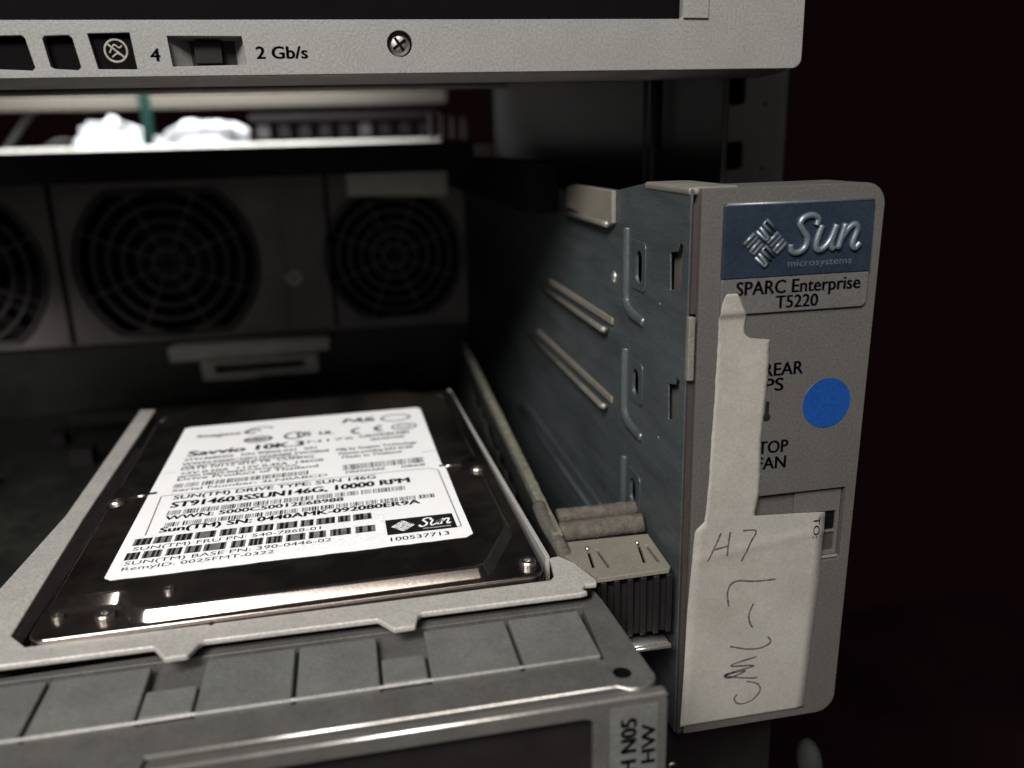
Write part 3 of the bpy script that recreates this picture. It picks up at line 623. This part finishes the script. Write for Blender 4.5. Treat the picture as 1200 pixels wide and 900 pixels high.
# ================================================================== disk drive
DX, DY, RZ = -23.5, -4.2, 0.015
dd = thing('disk_drive', 'black mirror-finish disk drive with a large white label', 'disk drive', (DX, DY, 20), rz=RZ)
ca, sa = math.cos(-RZ), math.sin(-RZ)
def D(x, y):                      # place in the room -> the drive's own straight frame
    x -= DX; y -= DY; return (DX + x * ca - y * sa, DY + x * sa + y * ca)
bm = bmesh.new(); plate(bm, rr(-93.4, -4.2, -23.6, 94, 2.6, 5), [], 20, 33.4, 'xy'); finish('cast_body', bm, 'ridge', dd, 0.3)
bm = bmesh.new(); plate(bm, rr(-93.2, -4.1, -23.8, 93.6, 2.4, 5), [], 33.5, 34.7, 'xy'); finish('cover_plate', bm, 'drive', dd, 0.3, 3)
def notch(cx, cy, r, a0, a1, n=8): return [(cx + r * math.cos(math.radians(a0 + (a1 - a0) * i / n)), cy + r * math.sin(math.radians(a0 + (a1 - a0) * i / n))) for i in range(n + 1)]
plat = [(-91.6, 4.6), (-83.4, 4.1), (-81.9, 3.2), (-80.9, 0.2), (-80.0, -1.6), (-78.0, -2.1), (-33.6, -2.0), (-32.2, -1.2), (-27.0, 9.5), (-26.6, 12), (-26.6, 32), (-30.4, 34.2), (-30.4, 41.5), (-26.6, 43.6), (-26.6, 82), (-31, 88), (-36, 91), (-85, 91), (-90, 87), (-91.6, 80),
        (-91.6, 44.2), (-88.2, 42.0), (-88.2, 36.4), (-91.6, 34.4)]
def offset(P, d):
    out = []; n = len(P)
    for i in range(n):
        a, b_, c = Vector(P[i - 1]), Vector(P[i]), Vector(P[(i + 1) % n])
        e1 = (b_ - a).normalized(); e2 = (c - b_).normalized(); n1 = Vector((e1.y, -e1.x)); n2 = Vector((e2.y, -e2.x))
        m_ = (n1 + n2).normalized(); out.append(tuple(b_ + m_ * d / max(0.5, m_.dot(n1))))
    return out
rows_ = [(1.0, 34.72), (0.92, 34.8), (0.12, 35.95), (-0.1, 36.15), (-0.4, 36.25)]
bm = bmesh.new(); prev = None
for d, z in rows_:
    lp = [bm.verts.new((x, y, z)) for x, y in offset(plat, d)]
    if prev:
        for i in range(len(lp)): bm.faces.new((prev[i], prev[(i + 1) % len(lp)], lp[(i + 1) % len(lp)], lp[i]))
    prev = lp
top = bm.faces.new(prev); bmesh.ops.triangulate(bm, faces=[top])
rc = finish('raised_cover', bm, 'drive', dd, smooth=True); rc.modifiers.new('wn', 'WEIGHTED_NORMAL')
bm = bmesh.new()
for z in (24, 28, 31.5): box(bm, -90, -4.55, z, -27, -4.22, z + 0.5)
finish('side_groove', bm, 'ridge', dd)
def torx(x, y, z, r=1.15):
    x, y = D(x, y)
    bm = bmesh.new(); rings = []
    for rr_, d in ((1.0, 0), (1.0, 0.6), (0.9, 0.8), (0.55, 0.86), (0.42, 0.82), (0.40, 0.35), (0.001, 0.3)):
        rings.append([bm.verts.new((x + r * rr_ * math.cos(a), y + r * rr_ * math.sin(a), z + d)) for a in [2 * math.pi * i / 20 for i in range(20)]])
    for A, B in zip(rings, rings[1:]):
        for i in range(20): bm.faces.new((A[i], A[(i + 1) % 20], B[(i + 1) % 20], B[i]))
    finish('screw', bm, 'chrome', dd, 0.0, smooth=False)
for x, y in ((-84.3, -1.4), (-25.9, -0.8), (-92.0, 38.7), (-27.4, 37.6), (-92.2, 85.8), (-29.2, 86)): torx(x, y, 34.72, 1.25)
torx(-76.4, 1.2, 36.0, 0.75); torx(-90.6, 0, 34.5, 0.8)
# creases of the lid beside the middle screws
for A_, B_ in (((-89.5, 37.6), (-85, 38.3)), ((-34.5, 38), (-30.4, 37.8))):
    bm = bmesh.new(); tube(bm, [D(*A_) + (36.2,), D(*B_) + (36.25,)], 0.35, 8); finish('lid_crease', bm, 'drive', dd, smooth=True)
# ---- label
ZL = 36.32
la, lbv = math.cos(0.019 - RZ), math.sin(0.019 - RZ)
def W(x, y, dz=0.0):              # measured place on the label -> drive frame
    X, Y = D(x, y); return (X, Y, ZL + dz)
lab = [(-86.2, 7.0), (-85.2, 6.4), (-84.4, 6.4), (-33.6, 7.2), (-32.7, 7.6), (-32.3, 8.6), (-34.6, 74.8), (-35.2, 75.9), (-36.2, 76.2), (-84.6, 75.4), (-85.8, 75.1), (-86.1, 74.2), (-86.7, 8.2)]
lab = [(-86.3, 7.4), (-85.3, 6.5)] + [(-85.3 + (51.4) * i / 30, 6.5 + 0.9 * i / 30 + random.uniform(-0.1, 0.1)) for i in range(1, 30)] + [(-33.7, 7.4), (-32.6, 8.4), (-33.0, 20), (-33.4, 38), (-33.9, 39), (-34.6, 74.8), (-35.4, 76.0), (-60, 75.8), (-84.8, 75.4), (-86.0, 74.8), (-86.3, 40)]
bm = bmesh.new(); plate(bm, [W(*p)[:2] for p in lab], [], ZL - 0.06, ZL, 'xy'); lb_ = finish('printed_label', bm, 'label', dd)
lb_['label'] = 'large white label with printing and barcodes'
ov = [(-85.0, 8.2), (-84.0, 7.8), (-50, 8.6), (-47.2, 9.6), (-46.0, 12.0), (-45.9, 18.6), (-46.6, 20.0), (-48, 20.5), (-84.6, 20.2), (-85.6, 19.4)]
bm = bmesh.new(); plate(bm, [W(*p)[:2] for p in ov], [], ZL + 0.005, ZL + 0.05, 'xy'); finish('overlay_strip', bm, 'label2', lb_)
SK = 0.019
def T(dz=0.02):
    return lambda a, b_: W(a - SK * (b_ - 6.8), b_ + SK * 0 + 0.018 * (a + 83), dz)
t0 = T(0.03); t1 = T(0.075)
def T0(a, b_): return W(a, b_ + 0.018 * (a + 83), 0.03)
def T1(a, b_): return W(a, b_ + 0.018 * (a + 83), 0.075)
bm = bmesh.new()
text(bm, 'SUN(TM) DRIVE TYPE: SUN 146G', -81.6, -46.5, 34.4, 1.65, T0, 0.025)
text(bm, 'ST914603SSUN146G, 10000 RPM', -81.4, -40.6, 30.8, 2.3, T0, 0.04)
text(bm, 'WWN: 5000C50012E6B988', -81.4, -52.4, 25.7, 1.55, T0, 0.035)
text(bm, 'Sun(TM) SN: 0440AMK-092080ER9A', -81.4, -39.6, 21.0, 1.75, T0, 0.04)
text(bm, 'SUN(TM) FRU PN: 540-7868-01', -84.2, -56.0, 15.2, 1.15, T1, 0.0)
text(bm, 'SUN(TM) BASE PN: 390-0446-02', -84.4, -54.3, 10.5, 1.15, T1, 0.0)
text(bm, 'RemyID: 0025FMT-0322', -84.4, -62.8, 8.8, 1.05, T1, 0.0)
text(bm, '100537713', -45.3, -36.2, 8.0, 1.25, T0, 0.01)
finish('bold_printing', bm, 'ink', lb_)
bm = bmesh.new()
text(bm, 'Savvio 10K.3', -82.6, -60.2, 56.3, 2.9, T0, 0.05)
text(bm, 'Serial Number: 3LN0ABCD', -82.4, -55.2, 38.0, 1.2, T0, 0.02)
text(bm, 'FIRMWARE', -51.8, -44.5, 38.2, 1.2, T0, 0.02); text(bm, '0868', -41.5, -37.0, 38.2, 1.2, T0, 0.02)
finish('faded_title', bm, 'midink', lb_)
bm = bmesh.new()
text(bm, 'Seagate', -82.6, -73.6, 67.4, 1.9, T0, 0.03)
rows = [(53.6, -82.8, -57.5, 'ST9146803SS   P/N 9FJ066-043   S/N'), (51.2, -82.9, -55.0, 'WWN:5000C50012E6B988 FW:0868'), (48.6, -82.6, -58.0, 'DATE 10112 SITE TK  CONFIG'),
        (46.2, -82.4, -56.0, '+5V 0.50A  +12V 0.45A  146GB'), (43.2, -82.4, -57.0, 'Drive Product of Thailand'), 
        (51.0, -53.5, -37.5, 'Mfg by Seagate Technology'), (48.6, -53.0, -38.5, 'Patents pending R/N 4C00'), (46.4, -52.4, -41.0, 'Made in Thailand')]
for b_, a0, a1, s in rows: text(bm, s, a0, a1, b_, 1.35, T0, 0.03)
text(bm, 'N176', -59.4, -50, 57.4, 1.4, T0, 0.02)
text(bm, 'CAUTION ESD', -48.8, -38.5, 57.6, 1.7, T0, 0.04)
text(bm, 'SENSITIVE', -46.6, -39.6, 55.2, 1.3, T0, 0.04)
# swirl mark and approval rings along the top
def ring2(cx, cy, rx, ry, w_, a0=0, a1=360, n=28):
    P = []
    for i in range(n + 1):
        a = math.radians(a0 + (a1 - a0) * i / n)
        P.append((bm.verts.new(T0(cx + rx * math.cos(a), cy + ry * math.sin(a))), bm.verts.new(T0(cx + (rx - w_) * math.cos(a), cy + (ry - w_) * math.sin(a)))))
    for (a, b2), (c, d) in zip(P, P[1:]): bm.faces.new((a, b2, d, c))
ring2(-69.6, 68.6, 3.0, 2.6, 0.6, 20, 200); ring2(-71.2, 68.4, 1.9, 1.5, 0.8, 0, 300)
finish('small_printing', bm, 'greyink', lb_)
bm = bmesh.new()
ring2(-69.6, 62.9, 3.0, 2.1, 0.55); ring2(-69.6, 62.9, 1.7, 1.1, 0.5); text(bm, 'R-REM', -72.0, -67.2, 62.2, 1.3, T0, 0.05)
ring2(-62.2, 63.2, 2.3, 2.3, 0.7, 30, 330); text(bm, 'US', -61.6, -58.9, 62.0, 2.6, T0, 0.05)
text(bm, 'UL', -57.0, -54.2, 62.0, 2.0, T0, 0.06)
text(bm, 'N', -52.2, -49.0, 68.6, 2.5, T0, 0.06, 0.3); text(bm, 'US', -48.4, -45.4, 68.0, 2.8, T0, 0.06)
ring2(-40.6, 68.9, 3.4, 2.5, 0.6); 
ring2(-48.6, 62.3, 2.0, 2.1, 0.8, 90, 270); ring2(-43.8, 62.6, 2.0, 2.1, 0.8, 90, 270)
sheet(bm, [(-45.5, 62.3), (-44.0, 62.3), (-44.0, 62.9), (-45.5, 62.9)], 0, lambda a, b2, c: T0(a, b2))
ring2(-39.2, 62.4, 2.8, 2.2, 0.5); ring2(-39.2, 62.4, 1.6, 1.0, 0.4)
finish('approval_marks', bm, 'midink', lb_)
# border line of the lower field
bm = bmesh.new()
def line2(pts, w_):
    ribbon(bm, pts, w_, T0)
def rib_lin(pts, w_):
    for (a, b_), (c, d) in zip(pts, pts[1:]):
        t = Vector((c - a, d - b_)).normalized(); n_ = Vector((-t.y, t.x)) * w_ / 2
        bm.faces.new([bm.verts.new(T0(*q)) for q in ((a + n_.x, b_ + n_.y), (c + n_.x, d + n_.y), (c - n_.x, d - n_.y), (a - n_.x, b_ - n_.y))])
rib_lin([(-83.4, 20.6), (-83.9, 36.4)], 0.22); rib_lin([(-83.9, 36.6), (-36.6, 36.7), (-34.9, 35.2)], 0.22); rib_lin([(-34.9, 35.2), (-34.0, 10.5)], 0.22); rib_lin([(-34.0, 10.5), (-45.4, 10.4)], 0.22)
rib_lin([(-86.1, 47.8), (-83.4, 47.9)], 0.12); rib_lin([(-37, 45.5), (-34.2, 45.6)], 0.2)
finish('border_line', bm, 'greyink', lb_)
# barcodes: each a run of ink bars in groups, grey or black
def barcode(bm_d, bm_l, x0, x1, y0, y1, groups, to, wide=False, dense=0.5):
    ws = [random.uniform(0.75, 1.3) for _ in range(groups)]; tot = sum(ws); acc = 0
    for g in range(groups):
        a = x0 + (x1 - x0) * acc / tot; acc += ws[g]; gw = (x1 - x0) * ws[g] / tot; e = a + gw * random.uniform(0.80, 0.88)
        if wide:
            sheet(bm_l, [(a, y0), (e, y0), (e, y1), (a, y1)], 0, lambda p, q, c: to(p, q, -0.004))
            k = random.randint(2, 3)
            for j in range(k):
                s = a + (e - a) * (j + random.uniform(0.1, 0.5)) / k; wd = random.uniform(0.35, 0.6)
                sheet(bm_d, [(s, y0), (min(e, s + wd), y0), (min(e, s + wd), y1), (s, y1)], 0, lambda p, q, c: to(p, q, 0.004))
        else:
            s = a
            while s < e:
                wd = random.choice((0.10, 0.10, 0.2, 0.3)); 
                tgt = bm_d if random.random() < dense * 0.6 else bm_l
                sheet(tgt, [(s, y0), (s + wd, y0), (s + wd, y1), (s, y1)], 0, lambda p, q, c: to(p, q, 0))
                s += wd + random.choice((0.09, 0.12, 0.18))
B0 = lambda a, b_, d: W(a, b_ + 0.018 * (a + 83), 0.03 + d)
B1 = lambda a, b_, d: W(a, b_ + 0.018 * (a + 83), 0.075 + d)
random.seed(11)
bd = bmesh.new(); bl = bmesh.new()
barcode(bd, bl, -81.5, -41.1, 27.6, 29.5, 15, B0); barcode(bd, bl, -81.0, -36.3, 22.95, 24.6, 16, B0)
barcode(bd, bl, -84.6, -47.2, 17.0, 19.4, 12, B1, True); barcode(bd, bl, -84.8, -47.0, 12.2, 14.6, 12, B1, True)
barcode(bd, bl, -82.6, -58.5, 39.8, 41.8, 11, B0, False, 0.2); barcode(bd, bl, -52.3, -36.6, 40.0, 42.8, 8, B0, False, 0.4)
barcode(bd, bl, -82.6, -60.5, 44.8, 45.8, 10, B0, False, 0.05); barcode(bd, bl, -82.6, -60.5, 49.9, 50.8, 10, B0, False, 0.05)
finish('barcode_black', bd, 'ink', lb_); finish('barcode_grey', bl, 'midink', lb_)
# black logo box
bm = bmesh.new(); sheet(bm, [(-45.7, 10.9), (-34.7, 10.9), (-34.9, 16.4), (-45.8, 16.4)], 0, lambda p, q, c: W(p, q + 0.01 * (p + 45), 0.06)); finish('logo_box', bm, 'ink', lb_)
bm = bmesh.new()
LG = lambda a, b_: W(a, b_ + 0.01 * (a + 45), 0.09)
def lin(pts, w_, to):
    for (a, b_), (c, d) in zip(pts, pts[1:]):
        t = Vector((c - a, d - b_)).normalized(); n_ = Vector((-t.y, t.x)) * w_ / 2; e = t * w_ / 2
        bm.faces.new([bm.verts.new(to(*q)) for q in ((a + n_.x - e.x, b_ + n_.y - e.y), (c + n_.x + e.x, d + n_.y + e.y), (c - n_.x + e.x, d - n_.y + e.y), (a - n_.x - e.x, b_ - n_.y - e.y))])
for st in diamond_strokes(): lin([(-43.1 + a * 1.9, 13.6 + b_ * 2.1) for a, b_ in st], 0.26, LG)
for st in SUNWORD: ribbon(bm, [(-40.6 + a * 0.46 + b_ * 0.08, 12.5 + b_ * 0.56) for a, b_ in st], 0.42, LG)
text(bm, 'microsystems', -40.0, -35.6, 11.6, 0.5, LG, 0)
finish('logo_print', bm, 'label2', lb_)
